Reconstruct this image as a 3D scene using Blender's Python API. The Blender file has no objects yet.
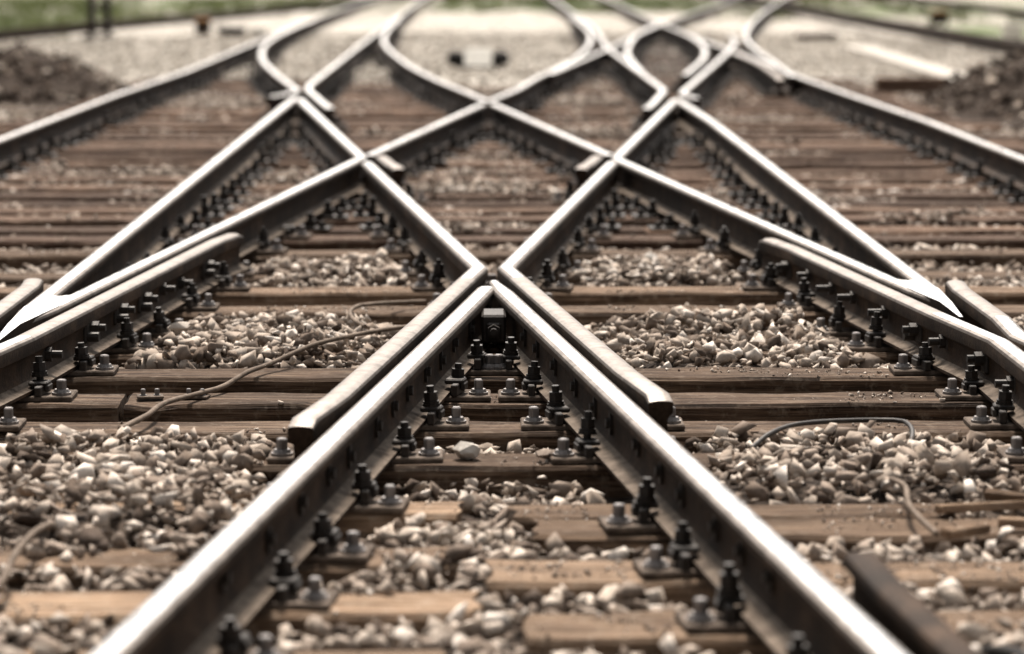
import bpy, bmesh, math, random
import numpy as np
from mathutils import Vector, Matrix, noise as mn

random.seed(7)
rng = np.random.default_rng(11)
SC = bpy.context.scene
COL = SC.collection

# ------------------------------------------------------------------ camera
cam = bpy.data.cameras.new('camera')
cam_o = bpy.data.objects.new('camera', cam); COL.objects.link(cam_o)
cam.sensor_width = 36.0
cam.lens = 36.0 * 3095.8 / 1024
cam.clip_start = 0.05; cam.clip_end = 2000
cam_o.location = (-0.0339, -18.3915, 1.4302)
cam_o.rotation_euler = (math.pi / 2 - 0.12205, 0, -0.00909)
cam.dof.use_dof = True
cam.dof.focus_distance = 10.0
cam.dof.aperture_fstop = 2.25
cam.dof.aperture_blades = 0
SC.camera = cam_o

# ------------------------------------------------------------------ light
SUN_EL, SUN_AZ = math.radians(55), math.radians(-3)      # azimuth measured from +Y (ahead of the camera) towards +X
world = bpy.data.worlds.new('World'); SC.world = world; world.use_nodes = True
wn = world.node_tree.nodes; wl = world.node_tree.links; wn.clear()
w_out = wn.new('ShaderNodeOutputWorld'); w_bg = wn.new('ShaderNodeBackground')
w_sky = wn.new('ShaderNodeTexSky'); w_sky.sky_type = 'NISHITA'; w_sky.sun_disc = False
w_sky.sun_elevation = SUN_EL; w_sky.sun_rotation = SUN_AZ
w_sky.air_density = 1.0; w_sky.dust_density = 6.0; w_sky.ozone_density = 0.6
w_hsv = wn.new('ShaderNodeHueSaturation'); w_hsv.inputs["Saturation"].default_value = 0.1
wl.new(w_sky.outputs[0], w_hsv.inputs['Color']); wl.new(w_hsv.outputs[0], w_bg.inputs[0])
w_bg.inputs[1].default_value = 0.06
wl.new(w_bg.outputs[0], w_out.inputs[0])

sun = bpy.data.lights.new('sun', 'SUN'); sun.energy = 2.9; sun.angle = math.radians(9); sun.color = (1.0, 0.89, 0.78)
sun_o = bpy.data.objects.new('sun', sun); COL.objects.link(sun_o)
sun_dir = Vector((math.sin(SUN_AZ) * math.cos(SUN_EL), math.cos(SUN_AZ) * math.cos(SUN_EL), math.sin(SUN_EL)))
sun_o.rotation_euler = sun_dir.to_track_quat('Z', 'Y').to_euler()

SC.view_settings.view_transform = 'Standard'
SC.view_settings.look = 'None'
SC.view_settings.exposure = 1.42
SC.view_settings.gamma = 1.0
SC.view_settings.use_curve_mapping = False

# ------------------------------------------------------------------ materials
def mat_base(name):
    m = bpy.data.materials.new(name); m.use_nodes = True
    nt = m.node_tree; b = nt.nodes['Principled BSDF']
    b.inputs['Specular IOR Level'].default_value = 0.08      # dusty, weathered outdoor surfaces
    return m, nt, b

def nd(nt, typ, **kw):
    n = nt.nodes.new(typ)
    for k, v in kw.items():
        setattr(n, k, v)
    return n

def noise_node(nt, scale, detail=4, rough=0.6, vec=None, coord='Object', mscale=(1, 1, 1)):
    tc = nd(nt, 'ShaderNodeTexCoord'); mp = nd(nt, 'ShaderNodeMapping'); mp.inputs['Scale'].default_value = mscale
    nt.links.new(tc.outputs[coord], mp.inputs[0])
    n = nd(nt, 'ShaderNodeTexNoise'); n.inputs['Scale'].default_value = scale
    n.inputs['Detail'].default_value = detail; n.inputs['Roughness'].default_value = rough
    nt.links.new(mp.outputs[0], n.inputs['Vector'])
    return n

def ramp(nt, src, stops):
    r = nd(nt, 'ShaderNodeValToRGB')
    e = r.color_ramp.elements
    while len(e) < len(stops): e.new(0.5)
    for i, (p, c) in enumerate(stops):
        e[i].position = p; e[i].color = (*c, 1) if len(c) == 3 else c
    nt.links.new(src, r.inputs[0])
    return r

def mix_col(nt, fac, a, b, mode='MIX'):
    m = nd(nt, 'ShaderNodeMix', data_type='RGBA', blend_type=mode)
    for sock, v in ((m.inputs[0], fac), (m.inputs[6], a), (m.inputs[7], b)):
        if hasattr(v, 'is_output'): nt.links.new(v, sock)
        elif isinstance(v, (int, float)): sock.default_value = v
        else: sock.default_value = (*v, 1)
    return m.outputs[2]

def bump(nt, b, src, strength, dist):
    bp = nd(nt, 'ShaderNodeBump'); bp.inputs['Strength'].default_value = strength; bp.inputs['Distance'].default_value = dist
    nt.links.new(src, bp.inputs['Height']); nt.links.new(bp.outputs[0], b.inputs['Normal'])
    return bp

def mat_polished():
    m, nt, b = mat_base('polished_steel')
    n = noise_node(nt, 1.0, 5, 0.65, mscale=(70, 1.3, 70))
    n2 = noise_node(nt, 9.0, 5, 0.7)
    c = ramp(nt, n.outputs[0], [(0.3, (0.48, 0.47, 0.46)), (0.6, (0.86, 0.85, 0.83))])
    c2 = ramp(nt, n2.outputs[0], [(0.32, (0.62, 0.58, 0.54)), (0.5, (1, 1, 1))])
    nt.links.new(mix_col(nt, 1.0, c.outputs[0], c2.outputs[0], 'MULTIPLY'), b.inputs['Base Color'])
    r = ramp(nt, n2.outputs[0], [(0.3, (0.38,) * 3), (0.65, (0.22,) * 3)])
    nt.links.new(r.outputs[0], b.inputs['Roughness'])
    b.inputs['Metallic'].default_value = 1.0
    bump(nt, b, n.outputs[0], 0.12, 0.002)
    return m

def mat_worn(name, c0, c1, metal, rough):
    m, nt, b = mat_base(name)
    n = noise_node(nt, 14, 6, 0.7); n2 = noise_node(nt, 90, 4, 0.6)
    c = ramp(nt, n.outputs[0], [(0.3, c0), (0.7, c1)])
    c2 = ramp(nt, n2.outputs[0], [(0.3, (0.7, 0.68, 0.66)), (0.65, (1, 1, 1))])
    nt.links.new(mix_col(nt, 1.0, c.outputs[0], c2.outputs[0], 'MULTIPLY'), b.inputs['Base Color'])
    b.inputs['Metallic'].default_value = metal
    if metal: b.inputs['Specular IOR Level'].default_value = 0.3
    r = ramp(nt, n.outputs[0], [(0.3, (rough + 0.15,) * 3), (0.7, (rough,) * 3)])
    nt.links.new(r.outputs[0], b.inputs['Roughness'])
    bump(nt, b, n2.outputs[0], 0.35, 0.003)
    return m

def mat_wood(name, dark, mid, light, crack=0.5):
    m, nt, b = mat_base(name)
    oi = nd(nt, 'ShaderNodeObjectInfo')
    tc = nd(nt, 'ShaderNodeTexCoord')
    add = nd(nt, 'ShaderNodeVectorMath', operation='ADD'); sc = nd(nt, 'ShaderNodeVectorMath', operation='SCALE')
    cmb = nd(nt, 'ShaderNodeCombineXYZ')
    for i in range(3): nt.links.new(oi.outputs['Random'], cmb.inputs[i])
    nt.links.new(cmb.outputs[0], sc.inputs[0]); sc.inputs['Scale'].default_value = 37.0
    nt.links.new(tc.outputs['Object'], add.inputs[0]); nt.links.new(sc.outputs[0], add.inputs[1])
    def nz(ms, scale, det, ro):
        mp = nd(nt, 'ShaderNodeMapping'); mp.inputs['Scale'].default_value = ms
        nt.links.new(add.outputs[0], mp.inputs[0])
        n = nd(nt, 'ShaderNodeTexNoise'); n.inputs['Scale'].default_value = scale; n.inputs['Detail'].default_value = det
        n.inputs['Roughness'].default_value = ro; n.inputs['Distortion'].default_value = 0.3
        nt.links.new(mp.outputs[0], n.inputs['Vector']); return n
    grain = nz((1.0, 28, 28), 2.2, 6, 0.65)
    fine = nz((3.0, 110, 110), 1.5, 4, 0.6)
    patch = nz((1.2, 3, 3), 2.4, 5, 0.6)
    dirt = nz((1, 1, 1), 24, 5, 0.7)
    c = ramp(nt, grain.outputs[0], [(0.34, dark), (0.52, mid), (0.72, light)])
    c2 = ramp(nt, patch.outputs[0], [(0.3, (0.62, 0.58, 0.55)), (0.62, (1.12, 1.08, 1.03))])
    col = mix_col(nt, 1.0, c.outputs[0], c2.outputs[0], 'MULTIPLY')
    c3 = ramp(nt, fine.outputs[0], [(0.33, (0.45, 0.42, 0.4)), (0.5, (1, 1, 1))])
    col = mix_col(nt, crack, col, c3.outputs[0], 'MULTIPLY')
    dm = ramp(nt, dirt.outputs[0], [(0.52, (0, 0, 0)), (0.72, (0.55,) * 3)])
    col = mix_col(nt, dm.outputs[0], col, (0.30, 0.25, 0.20))
    tint = ramp(nt, oi.outputs['Random'], [(0.0, (0.55, 0.52, 0.50)), (0.5, (0.98, 0.96, 0.94)), (1.0, (1.42, 1.38, 1.32))])
    col = mix_col(nt, 1.0, col, tint.outputs[0], 'MULTIPLY')
    nt.links.new(col, b.inputs['Base Color'])
    b.inputs['Roughness'].default_value = 0.85
    mx = nd(nt, 'ShaderNodeMath', operation='ADD')
    nt.links.new(grain.outputs[0], mx.inputs[0]); nt.links.new(fine.outputs[0], mx.inputs[1])
    bump(nt, b, mx.outputs[0], 0.7, 0.008)
    return m

def mat_stone(name, stops):
    m, nt, b = mat_base(name)
    g = nd(nt, 'ShaderNodeNewGeometry')
    c = ramp(nt, g.outputs['Random Per Island'], stops)
    n = noise_node(nt, 60, 4, 0.7)
    c2 = ramp(nt, n.outputs[0], [(0.3, (0.68, 0.65, 0.62)), (0.65, (1.05, 1.04, 1.02))])
    nt.links.new(mix_col(nt, 1.0, c.outputs[0], c2.outputs[0], 'MULTIPLY'), b.inputs['Base Color'])
    b.inputs['Roughness'].default_value = 0.88
    n2 = noise_node(nt, 150, 4, 0.6)
    bump(nt, b, n2.outputs[0], 0.25, 0.003)
    return m

def mat_gravel_ground(name, dark, mid, light, grass=None):
    m, nt, b = mat_base(name)
    tc = nd(nt, 'ShaderNodeTexCoord')
    v = nd(nt, 'ShaderNodeTexVoronoi'); v.inputs['Scale'].default_value = 21
    nt.links.new(tc.outputs['Object'], v.inputs['Vector'])
    sep = nd(nt, 'ShaderNodeSeparateColor'); nt.links.new(v.outputs['Color'], sep.inputs[0])
    c = ramp(nt, sep.outputs[0], [(0.0, dark), (0.45, mid), (1.0, light)])
    n = noise_node(nt, 0.5, 6, 0.65)
    c2 = ramp(nt, n.outputs[0], [(0.3, (0.72, 0.69, 0.66)), (0.65, (1.08, 1.06, 1.04))])
    col = mix_col(nt, 1.0, c.outputs[0], c2.outputs[0], 'MULTIPLY')
    if grass:
        n3 = noise_node(nt, 0.16, 6, 0.7)
        f = ramp(nt, n3.outputs[0], [(0.46, (0, 0, 0)), (0.58, (1, 1, 1))])
        col = mix_col(nt, f.outputs[0], col, grass)
    nt.links.new(col, b.inputs['Base Color'])
    b.inputs['Roughness'].default_value = 0.9
    inv = nd(nt, 'ShaderNodeMath', operation='SUBTRACT'); inv.inputs[0].default_value = 1.0
    nt.links.new(v.outputs['Distance'], inv.inputs[1])
    bump(nt, b, inv.outputs[0], 0.9, 0.03)
    return m

M = {}
M['polished'] = mat_polished()
def mat_rail_side():
    m, nt, b = mat_base('rusty_rail_side')
    n = noise_node(nt, 6, 6, 0.7, mscale=(1, 0.5, 1)); n2 = noise_node(nt, 70, 4, 0.65); n3 = noise_node(nt, 1.0, 5, 0.7, mscale=(9, 9, 2.0))
    c = ramp(nt, n.outputs[0], [(0.28, (0.012, 0.008, 0.006)), (0.5, (0.034, 0.023, 0.016)), (0.72, (0.085, 0.058, 0.041))])
    c2 = ramp(nt, n2.outputs[0], [(0.3, (0.55, 0.5, 0.47)), (0.62, (1.1, 1.05, 1.0))])
    c3 = ramp(nt, n3.outputs[0], [(0.35, (0.55, 0.53, 0.5)), (0.6, (1.1, 1.06, 1.0))])
    col = mix_col(nt, 1.0, c.outputs[0], c2.outputs[0], 'MULTIPLY'); col = mix_col(nt, 1.0, col, c3.outputs[0], 'MULTIPLY')
    nt.links.new(col, b.inputs['Base Color']); b.inputs['Roughness'].default_value = 0.72
    bump(nt, b, n2.outputs[0], 0.5, 0.004)
    return m
M['rail_side'] = mat_rail_side()
M['foot'] = mat_worn('dusty_rail_foot', (0.035, 0.026, 0.02), (0.20, 0.16, 0.125), 0.0, 0.75)
M['rail_dull'] = mat_worn('dull_worn_steel', (0.13, 0.112, 0.098), (0.30, 0.265, 0.235), 0.35, 0.42)
M['rail_edge'] = mat_worn('half_worn_steel', (0.07, 0.056, 0.046), (0.22, 0.19, 0.165), 0.45, 0.45)
M['iron'] = mat_worn('dark_oily_iron', (0.010, 0.008, 0.007), (0.040, 0.032, 0.026), 0.1, 0.5)
M['plate'] = mat_worn('rusty_base_plate', (0.035, 0.026, 0.02), (0.19, 0.15, 0.12), 0.0, 0.7)
M['screw'] = mat_worn('weathered_screw_head', (0.10, 0.09, 0.085), (0.34, 0.32, 0.31), 0.5, 0.4)
M['wood'] = mat_wood('weathered_timber', (0.018, 0.011, 0.007), (0.125, 0.089, 0.064), (0.30, 0.235, 0.185), 0.9)
M['wood_far'] = mat_wood('red_brown_timber', (0.014, 0.008, 0.006), (0.105, 0.068, 0.050), (0.30, 0.225, 0.18), 0.9)
M['wood_tan'] = mat_wood('sandy_tan_timber', (0.05, 0.034, 0.024), (0.205, 0.15, 0.108), (0.34, 0.262, 0.198), 0.75)
M['stone'] = mat_stone('ballast_stone', [(0, (0.055, 0.041, 0.033)), (0.2, (0.20, 0.160, 0.132)), (0.55, (0.36, 0.308, 0.264)), (0.88, (0.53, 0.47, 0.415)), (1, (0.72, 0.67, 0.62))])
M['stone_far'] = mat_stone('pale_new_ballast', [(0, (0.11, 0.10, 0.085)), (0.3, (0.46, 0.425, 0.38)), (1, (0.78, 0.745, 0.69))])
M['stone_dark'] = mat_stone('dark_spoil', [(0, (0.015, 0.01, 0.008)), (0.45, (0.065, 0.046, 0.035)), (0.65, (0.19, 0.15, 0.12)), (1, (0.55, 0.49, 0.43))])
M['bed'] = mat_gravel_ground('ballast_bed', (0.14, 0.13, 0.115), (0.42, 0.40, 0.36), (0.64, 0.615, 0.57))
M['fines'] = mat_gravel_ground('dirty_shaded_fines', (0.012, 0.008, 0.006), (0.035, 0.026, 0.020), (0.10, 0.08, 0.066))  # fouled fines, coloured darker still to paint shade into the gaps between stones
M['ground'] = mat_gravel_ground('pale_ground', (0.18, 0.165, 0.14), (0.38, 0.36, 0.32), (0.55, 0.53, 0.48), (0.09, 0.13, 0.045))
M['dirt'] = mat_worn('dark_dirt', (0.014, 0.010, 0.007), (0.06, 0.043, 0.033), 0.0, 0.9)
M['concrete'] = mat_worn('pale_concrete', (0.42, 0.39, 0.35), (0.62, 0.59, 0.54), 0.0, 0.8)
M['white'] = mat_worn('white_paint', (0.62, 0.60, 0.54), (0.78, 0.76, 0.70), 0.0, 0.5)
M['black'] = mat_worn('black_rubber', (0.012, 0.012, 0.012), (0.03, 0.028, 0.026), 0.0, 0.55)
M['cable'] = mat_worn('dusty_cable', (0.09, 0.07, 0.055), (0.24, 0.19, 0.15), 0.0, 0.7)
M['orange'] = mat_worn('faded_orange_paint', (0.28, 0.14, 0.05), (0.42, 0.24, 0.10), 0.0, 0.7)
def mat_plain(name, col, rough=0.8):
    m, nt, b = mat_base(name)
    g = nd(nt, 'ShaderNodeNewGeometry')
    c = ramp(nt, g.outputs['Random Per Island'], [(0, tuple(x * 0.6 for x in col)), (1, tuple(x * 1.5 for x in col))])
    nt.links.new(c.outputs[0], b.inputs['Base Color']); b.inputs['Roughness'].default_value = rough
    return m
M['grass'] = mat_plain('grass_blade', (0.15, 0.175, 0.075))

# ------------------------------------------------------------------ helpers
def link(name, me, mats, parent=None, loc=(0, 0, 0), rz=0.0):
    o = bpy.data.objects.new(name, me); COL.objects.link(o)
    if me is not None and mats and len(me.materials) == 0:
        for m in (mats if isinstance(mats, (list, tuple)) else [mats]): me.materials.append(m)
    o.location = loc; o.rotation_euler = (0, 0, rz)
    if parent is not None: o.parent = parent
    return o

def tag(o, label, cat=None, group=None, kind=None):
    if label: o['label'] = label
    if cat: o['category'] = cat
    if group: o['group'] = group
    if kind: o['kind'] = kind
    return o

def bm_mesh(name, bm, smooth_angle=None):
    bmesh.ops.recalc_face_normals(bm, faces=bm.faces)
    me = bpy.data.meshes.new(name); bm.to_mesh(me); bm.free()
    if smooth_angle:
        for p in me.polygons: p.use_smooth = True
        me.set_sharp_from_angle(angle=math.radians(smooth_angle))
    return me

def add_box(bm, c, s, bev=0.0, rz=0.0):
    r = bmesh.ops.create_cube(bm, size=1.0, matrix=Matrix.Translation(c) @ Matrix.Rotation(rz, 4, 'Z') @ Matrix.Diagonal((*s, 1)))
    if bev:
        es = list({e for v in r['verts'] for e in v.link_edges})
        bmesh.ops.bevel(bm, geom=es, offset=bev, segments=1, affect='EDGES', profile=0.5)

def add_cyl(bm, a, b, r, seg=8, r2=None):
    a = Vector(a); b = Vector(b); d = b - a
    q = d.to_track_quat('Z', 'Y').to_matrix().to_4x4()
    bmesh.ops.create_cone(bm, cap_ends=True, segments=seg, radius1=r, radius2=r if r2 is None else r2, depth=d.length,
                          matrix=Matrix.Translation((a + b) / 2) @ q)

def catmull(pts, step=0.3):
    P = [np.array(p, float) for p in pts]
    P = [2 * P[0] - P[1]] + P + [2 * P[-1] - P[-2]]
    out = []
    for i in range(1, len(P) - 2):
        n = max(2, int(np.linalg.norm(P[i + 1] - P[i]) / step))
        for k in range(n):
            t = k / n
            out.append(0.5 * (2 * P[i] + (P[i + 1] - P[i - 1]) * t + (2 * P[i - 1] - 5 * P[i] + 4 * P[i + 1] - P[i + 2]) * t * t
                              + (3 * P[i] - P[i - 1] - 3 * P[i + 1] + P[i + 2]) * t ** 3))
    out.append(P[-2])
    return [tuple(o) for o in out]

def tube_mesh(name, pts, r, seg=7):
    bm = bmesh.new(); rings = []
    P = [Vector(p) for p in pts]
    for i, p in enumerate(P):
        t = (P[min(i + 1, len(P) - 1)] - P[max(i - 1, 0)]).normalized()
        u = t.cross(Vector((0.1, 0.2, 1))).normalized(); w = t.cross(u)
        rr = r * (1 + 0.12 * mn.noise(p * 9))
        rings.append([bm.verts.new(p + (u * math.cos(a) + w * math.sin(a)) * rr) for a in (2 * math.pi * k / seg for k in range(seg))])
    for a, b in zip(rings, rings[1:]):
        for k in range(seg): bm.faces.new((a[k], a[(k + 1) % seg], b[(k + 1) % seg], b[k]))
    bm.faces.new(rings[0]); bm.faces.new(rings[-1])
    return bm_mesh(name, bm, 60)

# ------------------------------------------------------------------ track geometry (metres; x across, y away from the camera)
G_ = 1.505            # rail centre to rail centre
T = 1 / 9.0           # crossing slope
D_ = 1.612            # inner rails of the two straight tracks
ZR = 0.0195           # underside of the rails (sleeper tops are z = 0)
HRAIL = 0.165
YTIP = -G_ / (2 * T)
def xA1(y): return T * y + G_ / 2 - (0.0005 * (y - YTIP) ** 2 if y < YTIP else 0)
def xB1(y): return -T * y - G_ / 2
def xA2n(y): return (T - 0.011) * y - G_ / 2 - 0.02
def xA2f(y): return T * y - G_ / 2
def xB2(y): return -T * y + G_ / 2
def xLo(y): return -D_ - G_ + float(np.interp(y, [0, 8, 13, 30], [-0.10, -0.06, 0.05, 0.06]))
def xLi(y): return -D_
def xRi(y): return D_ + float(np.interp(y, [4, 9, 20, 28], [0, -0.07, -0.11, 0.03]))
def xRo(y): return D_ + G_ + float(np.interp(y, [4, 8, 12, 30], [0.066, -0.02, -0.08, -0.2]))
def line(f, y0, y1, step=0.4):
    n = max(1, int(abs(y1 - y0) / step))
    return [(f(y0 + (y1 - y0) * k / n), y0 + (y1 - y0) * k / n) for k in range(n + 1)]

PROFILE_R = [(0.0675, 0.0), (0.0675, 0.010), (0.040, 0.017), (0.017, 0.027), (0.0085, 0.045), (0.0080, 0.112), (0.018, 0.122),
             (0.0345, 0.130), (0.0362, 0.150), (0.0325, 0.1585), (0.0215, 0.1632), (0.010, 0.1648)]
PROFILE = PROFILE_R + [(-x, z) for x, z in reversed(PROFILE_R)]      # closed, starts bottom right
NP = len(PROFILE)
SLOT = []
for i in range(NP):
    a, b = PROFILE[i], PROFILE[(i + 1) % NP]
    zm = (a[1] + b[1]) / 2
    SLOT.append(1 if zm > 0.1625 else (2 if zm > 0.153 else 0))

PW_R = [(0.0675, 0.0), (0.0675, 0.010), (0.044, 0.017), (0.026, 0.027), (0.019, 0.045), (0.019, 0.092), (0.026, 0.102),
        (0.0350, 0.110), (0.0362, 0.150), (0.0325, 0.1585), (0.0215, 0.1632), (0.010, 0.1648)]
PROFILE_WING = PW_R + [(-x, z) for x, z in reversed(PW_R)]
SLOT[1] = SLOT[2] = SLOT[NP - 3] = SLOT[NP - 4] = 4
RAILS = []            # centre lines, for the sleepers and the ballast
def make_rail(name, label, pts, zo=0.0, dull=None, drop=(0, 0), taper=(1, 1), group=None, cat='rail', count=True):
    """sweep the rail section along pts; dull(y) says where the top carries no wheels"""
    PF = PROFILE_WING if 'wing' in name or 'check' in name else PROFILE
    P = [Vector((p[0], p[1], 0)) for p in pts]
    org = P[len(P) // 2].copy() if False else P[0].copy()
    ext0 = [0.0] * len(P)
    if drop[0]: P.insert(1, P[0].lerp(P[1], min(0.9, 0.05 / (P[1] - P[0]).length)))
    if drop[1]: P.insert(len(P) - 1, P[-1].lerp(P[-2], min(0.9, 0.05 / (P[-2] - P[-1]).length)))
    n = len(P); verts = []; faces = []; slots = []
    for i, p in enumerate(P):
        ta = (P[i] - P[i - 1]).normalized() if i else (P[1] - P[0]).normalized()
        tb = (P[i + 1] - P[i]).normalized() if i < n - 1 else ta
        t = (ta + tb).normalized(); nx = Vector((t.y, -t.x, 0)); k = 1 / max(0.6, t.dot(tb))
        if t.y < 0: nx = -nx
        dz = drop[0] if i == 0 else (drop[1] if i == n - 1 else 0)
        w = taper[0] if i == 0 else (taper[1] if i == n - 1 else 1)
        for (x, z) in PF:
            zz = z - dz * (max(0, z - 0.12) / 0.045)
            q = p + nx * (x * k * w)
            verts.append((q.x - org.x, q.y - org.y, ZR + zo + zz))
    for i in range(n - 1):
        ym = (P[i].y + P[i + 1].y) / 2
        isd = dull(ym) if callable(dull) else bool(dull)
        for j in range(NP):
            a = i * NP + j; b = i * NP + (j + 1) % NP
            faces.append((a, b, b + NP, a + NP))
            s = SLOT[j]
            slots.append(3 if (isd and s in (1, 2)) else s)
    faces.append(tuple(range(NP))); slots.append(0)
    faces.append(tuple(range((n - 1) * NP, n * NP))); slots.append(0)
    me = bpy.data.meshes.new(name); me.from_pydata(verts, [], faces)
    me.polygons.foreach_set('material_index', slots)
    bm = bmesh.new(); bm.from_mesh(me); bmesh.ops.recalc_face_normals(bm, faces=bm.faces); bm.to_mesh(me); bm.free()
    for p in me.polygons: p.use_smooth = True
    me.set_sharp_from_angle(angle=math.radians(38))
    o = link(name, me, [M['rail_side'], M['polished'], M['rail_edge'], M['rail_dull'], M['foot']], loc=(org.x, org.y, 0))
    tag(o, label, cat, group)
    if count:
        Q = sorted([(p.y, p.x) for p in P])
        RAILS.append((np.array([q[0] for q in Q]), np.array([q[1] for q in Q]), o))
    return o

FW = 0.108           # centre distance rail / wing rail (head width + flangeway)
YB = -24.0           # the track goes on behind the camera
YF = 90.0

# --- central crossing nose (near tip of the diamond)
noseA = make_rail('crossing_nose_rail', 'left polished rail of the central V shaped crossing nose running to the lower left', line(xA1, YB, YTIP - 0.22), 0.0)
noseB = make_rail('crossing_nose_rail', 'right polished rail of the central V shaped crossing nose running to the lower right', line(xB1, YB, YTIP - 0.36) + [(xB1(YTIP - 0.02), YTIP - 0.02)], 0.0008, taper=(1, 0.5))
YK = -(G_ - FW) / (2 * T)
def xwl(y): return xA1(y) - FW
def xwr(y): return xB1(y) + FW
wl_pts = [(xwl(-10.25) - 0.022, -10.25), (xwl(-9.8), -9.8)] + line(xwl, -9.6, YK) + line(xB1, YK, -0.32)[1:]
wingL = make_rail('wing_rail', 'left bent wing rail of the central crossing with dull grey lower end', wl_pts, 0.0016, dull=lambda y: y < YK - 0.25, drop=(0.02, 0))
wr_pts = [(xwr(-9.8) + 0.018, -9.8), (xwr(-9.3), -9.3)] + line(xwr, -9.1, YK) + line(xA1, YK, -0.32)[1:]
wingR = make_rail('wing_rail', 'right bent wing rail of the central crossing with dull grey lower end', wr_pts, 0.0024, dull=lambda y: y < YK - 0.25, drop=(0.02, 0))

# --- left and right frogs, noses pointing to the camera
YFL = (-D_ + G_ / 2 + 0.02) / (T - 0.011); YFR = -(D_ - G_ / 2) / T
YLX = (D_ - G_ / 2) / T       # far crossings of the straight tracks
li_near = make_rail('rail', 'inner rail of the left track from the left frog up to the far left crossing', line(xLi, YFL + 0.25, YLX - 0.1), 0.0032, taper=(0.3, 0.8))
a2_near = make_rail('rail', 'bright rail from the left frog up to the left elbow of the diamond', line(xA2n, YFL + 0.25, -0.05), 0.004, taper=(0.3, 1))
def xfa(y): return xA2n(y) + FW
yk = YFL - 0.25
FLa = make_rail('wing_rail', 'long dull wing rail with bolted blocks at the left frog', line(xLi, YB, yk - 0.55) + line(xfa, yk + 0.15, -5.2)[0:] + [(xfa(-4.85) + 0.025, -4.85)], 0.0048, dull=lambda y: y > yk + 0.1, drop=(0, 0.012))
def xfb(y): return xLi(y) - FW
FLb = make_rail('wing_rail', 'short dull wing rail on the outer side of the left frog', line(xA2n, YB, YFL - 0.75) + line(xfb, YFL - 0.25, -6.95) + [(xfb(-6.7) - 0.02, -6.7)], 0.0056, dull=lambda y: y > YFL - 0.1, drop=(0, 0.012))
ri_near = make_rail('rail', 'inner rail of the right track from the right frog up to the far right crossing', line(xRi, YFR + 0.2, YLX - 0.5), 0.0032, taper=(0.3, 0.8))
b2_near = make_rail('rail', 'bright rail from the right frog up to the right elbow of the diamond', line(xB2, YFR + 0.2, -0.05), 0.004, taper=(0.3, 1))
def xfc(y): return xB2(y) - FW
yk2 = YFR - 0.3
FRa = make_rail('wing_rail', 'long dull wing rail with large bolts at the right frog', line(xRi, YB, yk2 - 0.55) + line(xfc, yk2 + 0.15, -5.5) + [(xfc(-5.1) - 0.025, -5.1)], 0.0048, dull=lambda y: y > yk2 + 0.2, drop=(0, 0.012))
def xfd(y): return xRi(y) + FW
FRb = make_rail('wing_rail', 'short dull wing rail on the outer side of the right frog', line(xB2, YB, YFR - 0.75) + line(xfd, YFR - 0.25, -7.1) + [(xfd(-6.8) + 0.02, -6.8)], 0.0056, dull=lambda y: y > YFR - 0.1, drop=(0, 0.012))

def casting(parent, xt, ya, fl, fr, y1, yt, label):
    # solid point of the frog between the two converging rails
    bm = bmesh.new(); top = []; bot = []
    e = 0.0220
    xm = (fl(yt) + fr(yt)) / 2
    P = [(xt - 0.006, ya), (xt + 0.006, ya), (xt * 0.62 + fr(y1) * 0.38 + 0.008, ya + (y1 - ya) * 0.4), (fr(y1) + e, y1), (fr(y1 + 0.06) + e - 0.006, y1 + 0.06), (fr(yt), yt), (xm, yt - 0.06), (fl(yt), yt), (fl(y1 + 0.06) - e + 0.006, y1 + 0.06), (fl(y1) - e, y1), (xt * 0.62 + fl(y1) * 0.38 - 0.008, ya + (y1 - ya) * 0.4)]
    for (x, y_) in P:
        top.append(bm.verts.new((x - parent.location.x, y_ - parent.location.y, ZR + HRAIL + 0.0043)))
        bot.append(bm.verts.new((x - parent.location.x, y_ - parent.location.y, ZR + 0.09)))
    for v_ in top[:2]: v_.co.z -= 0.02
    bm.faces.new(top); bm.faces.new(bot[::-1])
    for k_ in range(len(P)): bm.faces.new((top[k_], top[(k_ + 1) % len(P)], bot[(k_ + 1) % len(P)], bot[k_]))
    bmesh.ops.triangulate(bm, faces=bm.faces)
    me = bm_mesh('point_casting', bm)
    for p_ in me.polygons: p_.material_index = 0 if p_.normal.z > 0.5 else 1
    o = link('point_casting', me, [M['polished'], M['rail_side']], parent)
    o['label'] = label
casting(li_near, -D_ + 0.005, YFL - 0.12, xLi, xA2n, YFL + 0.72, YFL + 1.1, 'solid polished point of the left frog')
casting(ri_near, D_ - 0.005, YFR - 0.1, xB2, xRi, YFR + 0.62, YFR + 0.95, 'solid polished point of the right frog')

# --- diamond: elbows, upper rails, far tip
elbL = make_rail('elbow_rail', 'polished rail of the left elbow running up to the far left crossing', line(xB1, -0.06, YLX - 0.5) , 0.0064)
elbR = make_rail('elbow_rail', 'polished rail of the right elbow running up to the far right crossing', line(xA1, -0.06, YLX - 0.75), 0.0064)
a2_up = make_rail('rail', 'upper left rail of the diamond between left elbow and far tip', line(xA2f, 0.22, -YTIP - 0.35), 0.0072)
b2_up = make_rail('rail', 'upper right rail of the diamond between right elbow and far tip', line(xB2, 0.22, -YTIP - 0.35), 0.0072)
make_rail('check_rail', 'short check rail stub inside the left elbow of the diamond', [(xB1(-0.75) + 0.15, -0.8), (xB1(-0.5) + 0.125, -0.5), (xB1(0.1) + 0.12, 0.12)], 0.008, dull=True, drop=(0.012, 0.0))
make_rail('check_rail', 'short check rail stub inside the right elbow of the diamond', [(xA1(-0.75) - 0.15, -0.8), (xA1(-0.5) - 0.125, -0.5), (xA1(0.1) - 0.12, 0.12)], 0.008, dull=True, drop=(0.012, 0.0))

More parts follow.
